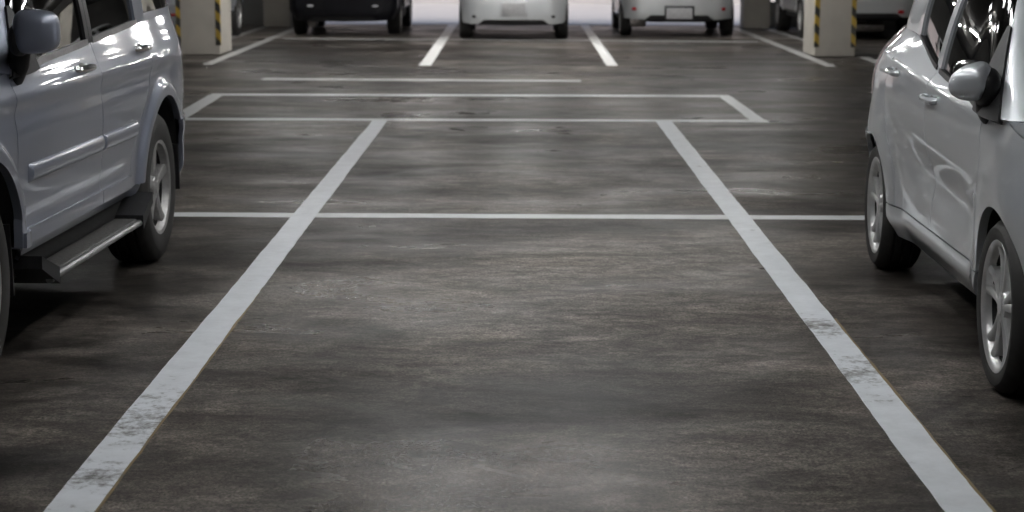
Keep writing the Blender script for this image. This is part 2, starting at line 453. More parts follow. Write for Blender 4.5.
# ------------------------------------------------------------------ wheels
def wheel(root, x, y, z, r, rr, w, style, out, alloy):
    """out = +1 when the outer face looks to +y"""
    t = MB()
    h = w / 2
    prof = [(rr - 0.012, -h * .86), (rr + 0.006, -h * .93), (rr + (r - rr) * .55, -h), (r - 0.018, -h * .90), (r - 0.004, -h * .76)]
    for gx in (-.42, 0, .42):
        prof += [(r, h * (gx - .09)), (r - 0.009, h * (gx - .05)), (r - 0.009, h * (gx + .05)), (r, h * (gx + .09))]
    prof += [(r - 0.004, h * .76), (r - 0.018, h * .90), (rr + (r - rr) * .62, h), (rr + (r - rr) * .58, h * 1.012), (rr + 0.010, h * .97), (rr - 0.006, h * .90)]
    t.lathe(prof, 72, 'y')
    fl = 1 if out > 0 else -1
    T = Matrix.Translation((x, y, z)) @ Matrix.Diagonal((1, fl, 1, 1))
    t.xform(T)
    if fl < 0: t.f = [f[::-1] for f in t.f]
    o = t.build('wheel', M['rubber'], root, sharp=50, fixn=True)
    m = MB()
    # rim lip and barrel
    m.lathe([(rr - 0.026, h * .62), (rr - 0.018, h * .80), (rr - 0.012, h * .90), (rr + 0.003, h * .95), (rr + 0.006, h * .90), (rr - 0.004, h * .84)], 64, 'y')
    ns = style['n']; R0 = rr - 0.020
    for k in range(ns):
        for da in style['pair']:
            a = 2 * PI * k / ns + PI / 2 + da
            ca, sa = math.cos(a), math.sin(a)
            prof = []
            for f in np.linspace(0, 1, 7):
                rad = 0.035 + (R0 - 0.035) * f
                sk = style['skew'] * f * (1 if da >= 0 else -1) if da else 0
                wd = style['w0'] * (1 - f) + style['w1'] * f
                top = h * (0.80 - 0.16 * f * 0 + style.get('dish', -.12) * (1 - (2 * f - 1) ** 2) * 0.6) + (0.0 if f < .9 else 0.004)
                prof.append((rad, sk, wd, top))
            vs, fs = [], []
            for (rad, sk, wd, top) in prof:
                for (q, dz) in ((-wd, -0.035), (-wd * .8, -0.006), (-wd * .35, 0.0), (wd * .35, 0.0), (wd * .8, -0.006), (wd, -0.035)):
                    px = rad * ca - (q + sk) * sa; pz = rad * sa + (q + sk) * ca
                    vs.append((px, top + dz, pz))
            for i in range(len(prof) - 1):
                for j in range(5):
                    fs.append((i * 6 + j, i * 6 + j + 1, i * 6 + 7 + j, i * 6 + 6 + j))
            m.add(vs, fs)
    # hub and cap
    m.lathe([(0.0, h * .83), (0.026, h * .83), (0.030, h * .79), (0.052, h * .76), (0.060, h * .62), (0.060, 0)], 28, 'y')
    for k in range(5):
        a = 2 * PI * k / 5 + .3
        m.lathe([(0, h * .79), (0.007, h * .79), (0.009, h * .6)], 8, 'y', (0.043 * math.cos(a), 0, 0.043 * math.sin(a)))
    m.xform(T)
    m.build('rim', alloy, o, sharp=40, fixn=True)
    b = MB(); b.lathe([(0, 0.0), (rr * .72, 0.0), (rr * .72, -h * .1), (rr - 0.035, -h * .15), (rr - 0.03, -h * .4), (rr - 0.027, h * .60)], 40, 'y'); b.xform(T)
    b.build('brake_disc', M['matte'], o, fixn=True)
    return o

STAR5 = dict(n=5, pair=(0.0,), skew=0.0, w0=0.026, w1=0.034, dish=-.06)
STAR7 = dict(n=7, pair=(0.0,), skew=0.0, w0=0.026, w1=0.030, dish=-.06)
TWIN5 = dict(n=5, pair=(-.20, .20), skew=0.0, w0=0.015, w1=0.021, dish=-.08)

# ------------------------------------------------------------------ the car
def build_car(name, loc, rz, P, label, hq=True):
    C = Car(P); root = empty(name, loc, rz); tag(root, label, 'car')
    pm = M[P['paint']]
    q = 1.0 if hq else 0.55
    n_ = lambda a: max(2, int(a * q))
    wb, ra, hz = C.wb, C.ra, C.hz
    dA, dB, dC, dL = P['dA'], P['dB'], P['dC'], P['dL']       # door edges (front, middle, rear at belt, rear low)
    zs = P['sill']; G = 0.0028
    bz = C.belt
    rl = P['rear_s']; fl_ = P['front_s']; rb, fb = P['rear_bz'], P['front_bz']
    bl = lambda a, b, n=14, dz=0: [(s, float(bz(s)) + dz) for s in np.linspace(a, b, n)]
    hl = lambda a, b, n=14, dz=0: [(s, float(C.hoodz(s)) + dz) for s in np.linspace(a, b, n)]
    arch_ang = lambda z: math.degrees(math.asin(np.clip((z - hz) / ra, -1, 1)))
    # rear door rear edge curve, low to high
    zc = P['dCz']
    rear_edge = [(dL, zs), (dL - .01, zs + .08)] + [(dL + (dC - dL) * sstep(0, 1, f), zs + .08 + (zc - zs - .08) * f) for f in np.linspace(.1, 1, 10)] + [(dC, float(bz(dC)))]
    sh = lambda c, ds, dz=0: [(a + ds, b + dz) for a, b in c]
    body = MB()
    for sg in (1, -1):
        # ---------------- doors
        for which in ('front', 'rear'):
            if which == 'front':
                c = dict(b=[(dB + G, zs), (dA - G, zs)], t=bl(dB + G, dA - G), l=[(dB + G, zs), (dB + G, float(bz(dB)))], r=[(dA - G, zs), (dA - G, float(bz(dA)))])
            else:
                re_ = sh(rear_edge, G)
                c = dict(b=[(dL + G, zs), (dB - G, zs)], t=bl(dC + G, dB - G), l=re_, r=[(dB - G, zs), (dB - G, float(bz(dB)))])
            mb = MB(); C.patch(mb, C.surf, c, n_(44), n_(34), sg, 0.03)
            door = drop_unused(mb).build('door', pm, root)
            door['label'] = which + ' door'
            # handle: a dark cup in the skin and a bar across it
            hs, hzz = P['handle'][0 if which == 'front' else 1]
            def on(s, z, out=0.0):
                p = C.surf(np.array([[s, z]]))[0]; return Vector((p[0], (p[1] + out) * sg, p[2]))
            if hq:
                cup = MB(); cup.sells(on(hs, hzz - .005, -0.012), (0.062, 0.016, 0.030), (2.2, 2.2), 20, 10); cup.build('handle_cup', M['black'], door)
            hb = MB()
            pts = [on(hs + d, hzz + 0.004 + e, o_) for d, e, o_ in ((-.105, -.002, -.004), (-.09, 0, .018), (-.04, .002, .029), (.03, .001, .029), (.075, 0, .020), (.09, 0, -.004))]
            hb.tube([p for p in smooth_poly([tuple(p) for p in pts], 4)], 0.0125, 8)
            hb.xform(Matrix.Translation(on(hs, hzz)) @ Matrix.Diagonal((1, 1, 1.15, 1)) @ Matrix.Translation(-on(hs, hzz)))
            hb.build('door_handle', M['chrome'] if P.get('chrome_handle') else pm, door)
            # side moulding
            if P.get('mould'):
                z0, z1 = P['mould']
                a, b = (dB + .010, dA - .12) if which == 'front' else (dL - .085, dB - .010)
                mm = MB()
                lift = lambda g, z0=z0, z1=z1, a=a, b=b: 0.016 * np.clip(np.sin(PI * np.clip((g[..., 1] - z0) / (z1 - z0), 0, 1)), 0, 1) ** .45 * np.clip((g[..., 0] - a) / .012, 0, 1) ** .5 * np.clip((b - g[..., 0]) / .012, 0, 1) ** .5
                C.patch(mm, C.surf, rect(a, b, z0, z1), 60, 12, sg, 0.006, inset=-0.001, lift=lift)
                drop_unused(mm).build('side_moulding', pm, door)
                z0, z1 = P['trim']
                a, b = (dB + .004, dA - .006) if which == 'front' else (dL + .006, dB - .004)
                mm = MB()
                C.patch(mm, C.surf, rect(a, b, z0, z1), 40, 6, sg, 0.017, inset=-0.012)
                drop_unused(mm).build('door_trim', pm, door)
            # window glass, belt strip
            tA, tB, tC = C.t_at(P['wA']), C.t_at(dB), C.t_at(P['wC'])
            bp = P['bpillar']
            ta, tb = ((C.t_at(dB + bp), tA) if which == 'front' else (tC, C.t_at(dB - bp)))
            gl = MB(); C.patch(gl, C.gh, rect(ta, tb, 0.025, P['wtop']), n_(24), n_(14), sg, 0.004, inset=0.012)
            drop_unused(gl).build('door_window', M['glass'], door)
            st = MB(); C.patch(st, C.gh, rect(ta - .02, tb + .02, -0.010, 0.028), n_(24), 2, sg, 0.014, inset=-0.003)
            drop_unused(st).build('window_seal', M[P.get('seal', 'black')], door)
            st = MB(); C.patch(st, C.gh, rect(ta - .03, tb + .03, P['wtop'] - .02, P['wtop'] + .022), n_(24), 2, sg, 0.014, inset=-0.001)
            drop_unused(st).build('window_frame', M['black'], door)
            # B pillar, black
            pa, pb = (C.t_at(dB + .002), C.t_at(dB + bp)) if which == 'front' else (C.t_at(dB - bp), C.t_at(dB - .002))
            pb_ = MB(); C.patch(pb_, C.gh, rect(pa, pb, 0.0, P['wtop'] + .01), 3, n_(14), sg, 0.014, inset=0.001)
            drop_unused(pb_).build('door_pillar', M['black'] if not P.get('paint_pillar') else pm, door)
            if which == 'front':
                make_mirror(C, P, door, sg, pm)
        # ---------------- front fender
        f0, f1 = 180 - arch_ang(zs), arch_ang(fb)
        bot = [(dA + G, zs), (wb + ra * math.cos(R(f0)), zs)] + arc(wb, hz, ra, f0, f1)[1:] + [(fl_, fb)]
        c = dict(b=bot, t=hl(dA + G, fl_), l=[(dA + G, zs), (dA + G, float(C.hoodz(dA)))], r=[(fl_, fb), (fl_, float(C.hoodz(fl_)))])
        mb = MB(); C.patch(mb, C.surf, c, n_(90), n_(26), sg, 0.03); drop_unused(mb).build('front_fender', pm, root)
        # ---------------- rear quarter (body)
        a_r = 180 - arch_ang(rb)
        a_f = arch_ang(zs)
        bot = [(rl, rb)] + arc(0, hz, ra, a_r, a_f) + [(dL - G, zs)]
        c = dict(b=bot, t=bl(rl, dC - G), l=[(rl, rb), (rl, float(bz(rl)))], r=sh(rear_edge, -G))
        C.patch(body, C.surf, c, n_(90), n_(30), sg, 0.03)
        # sill
        sl = P['sill_low']
        C.patch(body, C.surf, dict(b=[(ra + .04, sl), (wb - ra - .04, sl)], t=[(ra + .0, zs - .006), (wb - ra - .0, zs - .006)], l=[(ra + .04, sl), (ra + .0, zs - .006)], r=[(wb - ra - .04, sl), (wb - ra, zs - .006)]), n_(40), 5, sg, 0.04, inset=P.get('sill_in', 0.0))
        # pillars and roof rail
        tA, tC = C.t_at(P['wA']), C.t_at(P['wC'])
        nr = C.nrow
        wt = P['wtop']
        C.patch(body, C.gh, rect(tA, P['t_ws'], 0.0, 1.0), n_(12), n_(16), sg, 0.02)          # A pillar
        C.patch(body, C.gh, rect(0.0, tA, wt, 1.0), n_(70), 5, sg, 0.02)                      # rail
        tq0, tq1 = P['t_qw']
        tr = P['t_rw']
        C.patch(body, C.gh, rect(tq1, tC, 0.0, wt), n_(8), n_(14), sg, 0.02)                  # C pillar
        if tq0 < tq1:
            C.patch(body, C.gh, rect(tr, tq0, 0.0, wt), n_(16), n_(14), sg, 0.02)             # D pillar
            C.patch(body, C.gh, rect(tq0, tq1, 0.0, 0.06), n_(10), 2, sg, 0.02)
            g = MB(); C.patch(g, C.gh, rect(tq0, tq1, 0.06, wt), n_(14), n_(12), sg, 0.004, inset=0.008); drop_unused(g).build('quarter_window', M['glass'], root)
        else:
            C.patch(body, C.gh, rect(tr, tq1, 0.0, wt), n_(16), n_(14), sg, 0.02)
        # arch liner
        for cx in (0.0, wb):
            lin = MB()
            prof = arc(cx, hz, ra + .012, -12, 192, 30)
            oy = C.surf(np.array(prof))[:, 1] - 0.030
            iy = np.full(len(prof), oy.max() - 0.30)
            V = [(p[0], a * sg, p[1]) for p, a in zip(prof, oy)] + [(p[0], a * sg, p[1]) for p, a in zip(prof, iy)]
            k = len(prof)
            F_ = [(i, i + 1, k + i + 1, k + i) for i in range(k - 1)]
            lin.add(V + [(cx, iy[0] * sg, hz)], F_ + [(2 * k, k + i, k + i + 1) for i in range(k - 1)])
            lin.build('arch_liner', M['matte'], root, fixn=True)
        # lights
        tl = P['tail']
        lt = MB()
        if tl[0] == 'low':
            C.patch(lt, C.surf, rect(tl[1], rl - .004, tl[2], float(bz(rl)) - .01), n_(22), n_(18), sg, 0.02, inset=-.004,
                    lift=lambda g: 0.012 * np.sin(PI * np.clip((g[..., 0] - tl[1]) / (rl - tl[1]), 0, 1)) ** .6)
        else:
            C.patch(lt, C.gh, rect(tl[1], tl[2], -.25, wt), n_(14), n_(18), sg, 0.02, inset=-.008)
        drop_unused(lt).build('tail_light', M[P.get('tail_mat', 'red')], root)
        hd = P['head']
        hl_ = MB(); C.patch(hl_, C.surf, dict(b=[(fl_ + .004, hd[1]), (hd[0], hd[1] + .02)], t=hl(fl_ + .004, hd[0], 10, -.006), l=[(fl_ + .004, hd[1]), (fl_ + .004, float(C.hoodz(fl_)) - .006)], r=[(hd[0], hd[1] + .02), (hd[0], float(C.hoodz(hd[0])) - .006)]), n_(22), n_(12), sg, 0.02,
                            lift=lambda g: 0.004 + 0 * g[..., 0])
        drop_unused(hl_).build('headlight', M['clear'], root)
    # bumpers
    fbm, rbm, grl, val = MB(), MB(), MB(), MB()
    hd = P['head']; tl = P['tail']
    bb = P['bump_low']; vb = P['valance']       # bumper lower edge, valance half-span (s from centre)
    for sg in (1, -1):
        f1 = arch_ang(fb); fa = arch_ang(bb + .02)
        lft = arc(wb, hz, ra, fa, f1, 12)
        C.patch(fbm, C.surf, dict(b=[lft[0], (C.s1, bb)], t=[(lft[-1][0], fb - .004), (fl_, fb - .004), (C.s1, hd[1] - .004)], l=lft, r=[(C.s1, bb), (C.s1, hd[1] - .004)]), n_(60), n_(20), sg, 0.02, rims='btl')
        C.patch(grl, C.surf, dict(b=[(hd[0] + .006, hd[1] + .02), (C.s1, hd[1])], t=hl(hd[0] + .006, C.s1, 10, -.03), l=[(hd[0] + .006, hd[1] + .02), (hd[0] + .006, float(C.hoodz(hd[0])) - .03)], r=[(C.s1, hd[1]), (C.s1, float(C.hoodz(C.s1)) - .03)]), n_(20), 8, sg, 0.02, inset=0.012, rims='btl')
        rgt = arc(0, hz, ra, 180 - arch_ang(bb + .02), 180 - arch_ang(rb), 12)
        sv = C.s0 + vb
        hi = bb + P.get('notch', 0.07)
        C.patch(rbm, C.surf, dict(b=[(C.s0, hi), (sv - .10, hi), (sv, bb), rgt[0]], t=[(C.s0, rb - .004), (rl, rb - .004), (rgt[-1][0], rb - .004)], l=[(C.s0, hi), (C.s0, rb - .004)], r=rgt), n_(60), n_(22), sg, 0.02, rims='btr',
                lift=lambda g: 0.010 * sstep(rb - .10, rb - .03, g[..., 1]))
        C.patch(val, C.surf, dict(b=[(C.s0, bb - .02), (sv, bb - .01)], t=[(C.s0, hi + .012), (sv - .08, hi + .012), (sv, bb + .02)], l=[(C.s0, bb - .02), (C.s0, hi + .012)], r=[(sv, bb - .01), (sv, bb + .02)]), n_(24), 6, sg, 0.02, inset=0.014, rims='bt')
    drop_unused(fbm).build('front_bumper', pm, root)
    drop_unused(grl).build('grille', M['black'], root)
    rbo = drop_unused(rbm).build('rear_bumper', pm, root)
    drop_unused(val).build('bumper_valance', M['black'], rbo)
    # reflectors / fog lamps on the rear bumper
    for sg in (1, -1):
        rf = MB(); s_, z_, w_, h_ = P['reflector']
        p = C.surf(np.array([[C.s0 + s_, z_]]))[0]; p2 = C.surf(np.array([[C.s0 + s_ + .02, z_]]))[0]
        an = math.atan2((p2[1] - p[1]), (p2[0] - p[0]))
        rot = Matrix.Rotation((an if sg > 0 else -an), 3, 'Z')
        rf.sells((p[0] - .002, p[1] * sg, p[2]), (w_, 0.014, h_), (2.4, 3), 18, 10, rot=rot)
        rf.build('reflector', M[P['reflector_mat']], rbo)
    # tailgate
    tg = MB(); gs = tl[1] - .004 if tl[0] == 'low' else rl - .004
    for sg in (1, -1):
        C.patch(tg, C.surf, dict(b=[(C.s0, rb), (gs, rb)], t=bl(C.s0, gs, 10), l=[(C.s0, rb), (C.s0, float(bz(C.s0)))], r=[(gs, rb), (gs, float(bz(gs)))]), n_(26), n_(18), sg, 0.02, rims='btr')
        if tl[0] == 'low':
            C.patch(body, C.surf, rect(gs + .002, rl, rb, tl[2] - .004), n_(14), 6, sg, 0.02)
        C.patch(tg, C.gh, rect(0, P['t_rw'], 0.0, 0.08), n_(20), 3, sg, 0.02, rims='btr')
        C.patch(tg, C.gh, rect(0, P['t_rw'], .9, 1.0), n_(20), 3, sg, 0.02, rims='btr')
    tgo = drop_unused(tg).build('tailgate', pm, root)
    rw = MB(); ws = MB()
    for sg in (1, -1):
        C.patch(rw, C.gh, rect(0, P['t_rw'], .08, .9), n_(20), n_(12), sg, 0.004, inset=0.006, rims='btr')
        C.patch(ws, C.gh, rect(P['t_ws'], C.nrow, .0, 1.0), n_(24), n_(16), sg, 0.004, inset=0.004, rims='btl')
    drop_unused(rw).build('rear_window', M['glass'], tgo)
    drop_unused(ws).build('windshield', M['glass'], root)
    # plate with frame
    ps, pz, pw, ph = P['plate']
    host = rbo if pz < rb else tgo
    xr = C.surf(np.array([[C.s0, pz]]))[0][0]
    k = MB(); k.box(xr - .022, xr + .01, -pw / 2 - .03, pw / 2 + .03, pz - ph / 2 - .03, pz + ph / 2 + .03, 0.008); k.build('plate_frame', M['black'] if P.get('plate_black', True) else pm, host)
    k = MB(); k.box(xr - .027, xr - .015, -pw / 2, pw / 2, pz - ph / 2, pz + ph / 2, 0.004); k.build('license_plate', M['plate'], host)
    # hood and roof
    hd_ = MB(); ss = np.linspace(dA - .02, C.s1, n_(40)); ww = np.linspace(-1, 1, n_(28))
    E_ = C.surf(np.c_[ss, C.hoodz(ss)])
    V = []; cr = P['hood_crown']
    for p in E_:
        for w in ww:
            V.append((p[0] + .02 * (1 - w * w) * (p[1] > .4), p[1] * w, p[2] + .006 + cr * (1 - w ** 2) * min(1, p[1] / .55) + 0.014 * math.exp(-((abs(w) - .72) / .1) ** 2) * min(1, p[1] / .7)))
    W = len(ww)
    hd_.add(V, [(i * W + j, (i + 1) * W + j, (i + 1) * W + j + 1, i * W + j + 1) for i in range(len(ss) - 1) for j in range(W - 1)])
    hd_.build('hood', pm, root)
    tt = np.linspace(0, C.nrow, n_(70)); E_ = C.gh(np.c_[tt, np.ones_like(tt)])
    V = []; W = len(ww)
    for p in E_:
        for w in ww: V.append((p[0], p[1] * w, p[2] + P.get('roof_crown', .035) * (1 - w * w) * min(1, p[1] / .5)))
    body.add(V, [(i * W + j, (i + 1) * W + j, (i + 1) * W + j + 1, i * W + j + 1) for i in range(len(tt) - 1) for j in range(W - 1)])
    drop_unused(body).build('body_shell', pm, root)
    # cabin tub
    cab = MB(); ss = np.linspace(-.25, dA, 24)
    for sg in (1, -1):
        low = C.surf(np.c_[ss, np.full_like(ss, zs + .02)]); up = C.surf(np.c_[ss, bz(ss) - .012])
        ylim = 0.055
        V = [(p[0], (p[1] - ylim) * sg, zs + .02) if not (abs(p[0]) < ra + .05) else (p[0], (p[1] - .30) * sg, hz + ra + .03) for p in low] + [(p[0], (p[1] - ylim + .02) * sg, p[2]) for p in up]
        k = len(ss); cab.add(V, [(i, i + 1, k + i + 1, k + i) for i in range(k - 1)])
        if sg == 1: keep = V
        else:
            k = len(ss); cab.add(keep[:k] + V[:k], [(i, i + 1, k + i + 1, k + i) for i in range(k - 1)])
    # dash and rear parcel shelf
    hwd = C.surf(np.array([[dA - .2, 0.9]]))[0][1] - .07
    cab.box(dA - .35, dA + .05, -hwd, hwd, zs + .1, float(bz(dA)) - .02, 0.05)
    cab.box(-.35, -.15, -hwd * .86, hwd * .86, zs + .35, float(bz(-.2)) - .03, 0.02)
    cab.build('cabin', M['cabin'], root, fixn=False)
    if hq:
        zf = zs
        for (sx, sy) in ((1.35, .37), (1.35, -.37), (.45, .37), (.45, -.37)):
            sm = MB()
            sm.sells((sx, sy, zf + .17), (.27, .25, .10), (4, 4), 24, 10)
            rt = Matrix.Rotation(R(-16), 3, 'Y')
            sm.sells((sx - .30, sy, zf + .46), (.075, .24, .32), (4, 3), 24, 12, rot=rt)
            sm.sells((sx - .39, sy, zf + .86), (.05, .13, .085), (3, 3), 18, 10, rot=rt)
            sm.build('seat', M['seat'], root)
        stw = MB(); cxs = dA - .45
        stw.lathe([(0.18 + 0.014 * math.cos(a), 0.014 * math.sin(a)) for a in np.linspace(0, 2 * PI, 9)[:-1]], 30, 'x', close=True)
        stw.tube([(0, -.17, 0), (0, 0, 0), (0, .17, 0)], .013); stw.lathe([(0, .02), (.05, .015), (.05, -.05)], 16, 'x')
        stw.xform(Matrix.Translation((cxs, -.37, zf + .50)) @ Matrix.Rotation(R(-22), 4, 'Y'))
        stw.build('steering_wheel', M['black'], root)
    # underside
    ub = MB()
    x0, x1 = C.pl[0, 0] + .10, C.pl[-1, 0] - .12
    hw = C.surf(np.array([[1.2, zs]]))[0][1] - .06
    uz = P['under']
    ub.box(ra + .05, wb - ra - .05, -hw, hw, uz, zs + .01, .03)
    ub.box(x0, x1, -hw * .62, hw * .62, uz + .03, hz + ra + .02, .03)
    ub.box(x0, -ra - .06, -hw * .82, hw * .82, uz + .06, hz + .2, .03)
    ub.box(wb + ra + .04, x1, -hw * .8, hw * .8, uz + .02, hz + .2, .03)
    ub.build('underbody', M['matte'], root)
    for ms in P.get('muffler', ()):
        mf = MB(); mf.lathe([(0, -ms[4]), (ms[3] * .8, -ms[4]), (ms[3], -ms[4] + .03), (ms[3], ms[4] - .03), (ms[3] * .8, ms[4]), (0, ms[4])], 24, ms[5], ms[:3]); mf.build('muffler', M['muffler'], root, fixn=True)
    # wheels
    for cx in (0.0, wb):
        for sg in (1, -1):
            wheel(root, cx, (P['track_out'] - P['tyre_w'] / 2) * sg, P['wheel_r'], P['wheel_r'], P['rim_r'], P['tyre_w'], P['rim_style'], sg, M[P['alloy']])
    return root, C

def make_mirror(C, P, door, sg, pm):
    mp = P['mirror']
    c = Vector(mp['c']); r = mp['r']
    c.y *= sg
    rot = Matrix.Rotation(R(mp.get('yaw', 12)) * sg, 3, 'Z') @ Matrix.Rotation(R(mp.get('roll', 0)) * sg, 3, 'X')
    tp = mp.get('taper', 0.25)
    def tap(p):
        k = 1 - tp * (p.y * sg + r[1]) / (2 * r[1])           # smaller outboard
        x = p.x * (0.55 if p.x < 0 else 1.0)                  # flatter towards the glass
        return (x * k, p.y, p.z * k + mp.get('sweep', 0.0) * (p.y * sg + r[1]) / (2 * r[1]))
    mh = MB(); mh.sells(c, r, mp['e'], 36, 20, rot=rot, taper=tap)
    o = mh.build('mirror', pm, door)
    g = MB()
    gc = c + rot @ Vector((-r[0] * .50, 0.0, 0))
    g.sells(gc, (0.010, r[1] * .86, r[2] * .80), (3, 3), 24, 10, rot=rot); g.build('mirror_glass', M['chrome'], door)
    # arm and foot on the front corner of the window
    a = MB()
    f = mp['foot']
    p0 = C.surf(np.array([[f[0], float(C.belt(f[0])) - .02]]))[0]
    inn = c + Vector((-0.01, -r[1] * .78 * sg, -r[2] * .35))
    a.sells(inn, mp.get('inner', (r[0] * 1.02, r[1] * .42, r[2] * .72)), (2.6, 2.6), 20, 12)
    a.tube([inn + Vector((0, 0, -.02)), Vector(((inn.x + p0[0]) / 2, (abs(inn.y) + p0[1]) / 2 * sg, (inn.z + p0[2]) / 2 - .02)), Vector((p0[0], p0[1] * sg - .01 * sg, p0[2]))], 0.036, 12)
    # sail panel
    t1 = C.t_at(P['wA']); t0 = C.t_at(P['wA'] - f[1])
    C.patch(a, C.gh, dict(b=[(t0, -0.02), (t1 + .02, -0.02)], t=[(t1 - .03, f[2]), (t1 + .02, f[2])], l=[(t0, -0.02), (t1 - .03, f[2])], r=[(t1 + .02, -.02), (t1 + .02, f[2])]), 8, 8, sg, 0.02, inset=-0.010)
    drop_unused(a).build('mirror_foot', M['satin'], door)

# ------------------------------------------------------------------ car shapes
def crease(z0, w, a, s0=-9, s1=9):
    return lambda s, z: a * np.exp(-((z - z0) / w) ** 2) * sstep(s0 - .15, s0 + .15, s) * (1 - sstep(s1 - .15, s1 + .15, s))
def step(zf, w, a, s0=-9, s1=9):
    """surface steps out by a below the line z = zf(s)"""
    return lambda s, z: a * (1 - sstep(-w, w, z - zf(s))) * sstep(s0 - .2, s0 + .2, s) * (1 - sstep(s1 - .2, s1 + .2, s))

SUV = dict(
    plan=[(-.85, 0), (-.845, .38), (-.82, .64), (-.73, .795), (-.55, .852), (-.1, .868), (1.2, .875), (2.4, .868), (2.95, .84), (3.24, .74), (3.40, .48), (3.45, 0)],
    side=[(.15, -.12), (.30, -.075), (.40, -.022), (.47, -.018), (.60, -.010), (.78, 0), (.90, -.004), (.97, -.016), (1.04, -.038), (1.12, -.062), (1.2, -.085)],
    front=[(.2, -.10), (.35, -.02), (.5, 0), (.62, -.01), (.75, -.06), (.9, -.13), (1.05, -.2)],
    rear=[(.2, -.06), (.4, 0), (.6, 0), (.66, -.05), (.9, -.055), (1.1, -.075), (1.2, -.09)],
    belt=[(-1.6, 1.13), (-.6, 1.12), (.4, 1.088), (1.1, 1.054), (1.7, 1.028), (2.2, 1.008), (3, 1.0)],
    hood=[(2.0, 1.02), (2.235, 1.008), (2.4, 1.005), (2.9, .985), (3.3, .90), (3.8, .84), (4.4, .82)],
    crease=[crease(.925, .030, .010, -.3, 2.9), crease(.86, .03, -.006, -.2, 2.6), crease(.50, .03, -.008, .6, 2.2)],
    trim=(.416, .466), wb=2.62, arch_r=.42, wheel_r=.34, flare=(.024, .085), flat=.035, rim_r=.212, tyre_w=.215, track_out=.855, rim_style=STAR5, alloy='alloy_dull',
    rows=[('s', 'c', (-.72, 0, 1.66)), ('s', -1.30, (-.71, .38, 1.655)), ('s', -.93, (-.64, .56, 1.64)), ('s', -.55, (-.45, .645, 1.64)), ('s', .2, (.2, .665, 1.655)), ('s', 1.1, (1.1, .67, 1.67)),
          ('s', 1.75, (1.50, .645, 1.66)), ('s', 2.26, (1.72, .60, 1.645)), ('p', (2.50, .56, 1.035), (1.80, .50, 1.64)), ('p', (2.62, .3, 1.05), (1.84, .28, 1.64)), ('p', (2.66, 0, 1.055), (1.86, 0, 1.64))],
    t_ws=7.35, wA=2.22, wC=.27, wtop=.90, bpillar=.055, t_qw=(2.95, 3.86), t_rw=1.9,
    dA=2.235, dB=1.10, dC=.20, dL=.60, dCz=.93, sill=.415, sill_low=.35, sill_in=.02, under=.27,
    rear_s=-.79, rear_bz=.62, front_s=3.0, front_bz=.60, bump_low=.30, valance=.55, notch=.06,
    head=(3.5, .66), tail=('high', 1.95, 2.35), handle=((1.335, .963), (.335, .985)), chrome_handle=True, mould=(.625, .690), seal='steel',  # bright seal stands in for the highlight along the belt edge
    reflector=(.62, .45, .05, .022), reflector_mat='red', plate=(0, .82, .34, .15), hood_crown=.05, paint='silver',
    mirror=dict(c=(2.23, .950, 1.150), r=(.085, .076, .078), yaw=6, taper=.12, e=(3.4, 3.2), foot=(2.16, .30, .34)),
)
belt_h = lambda s: .93 + 0 * s
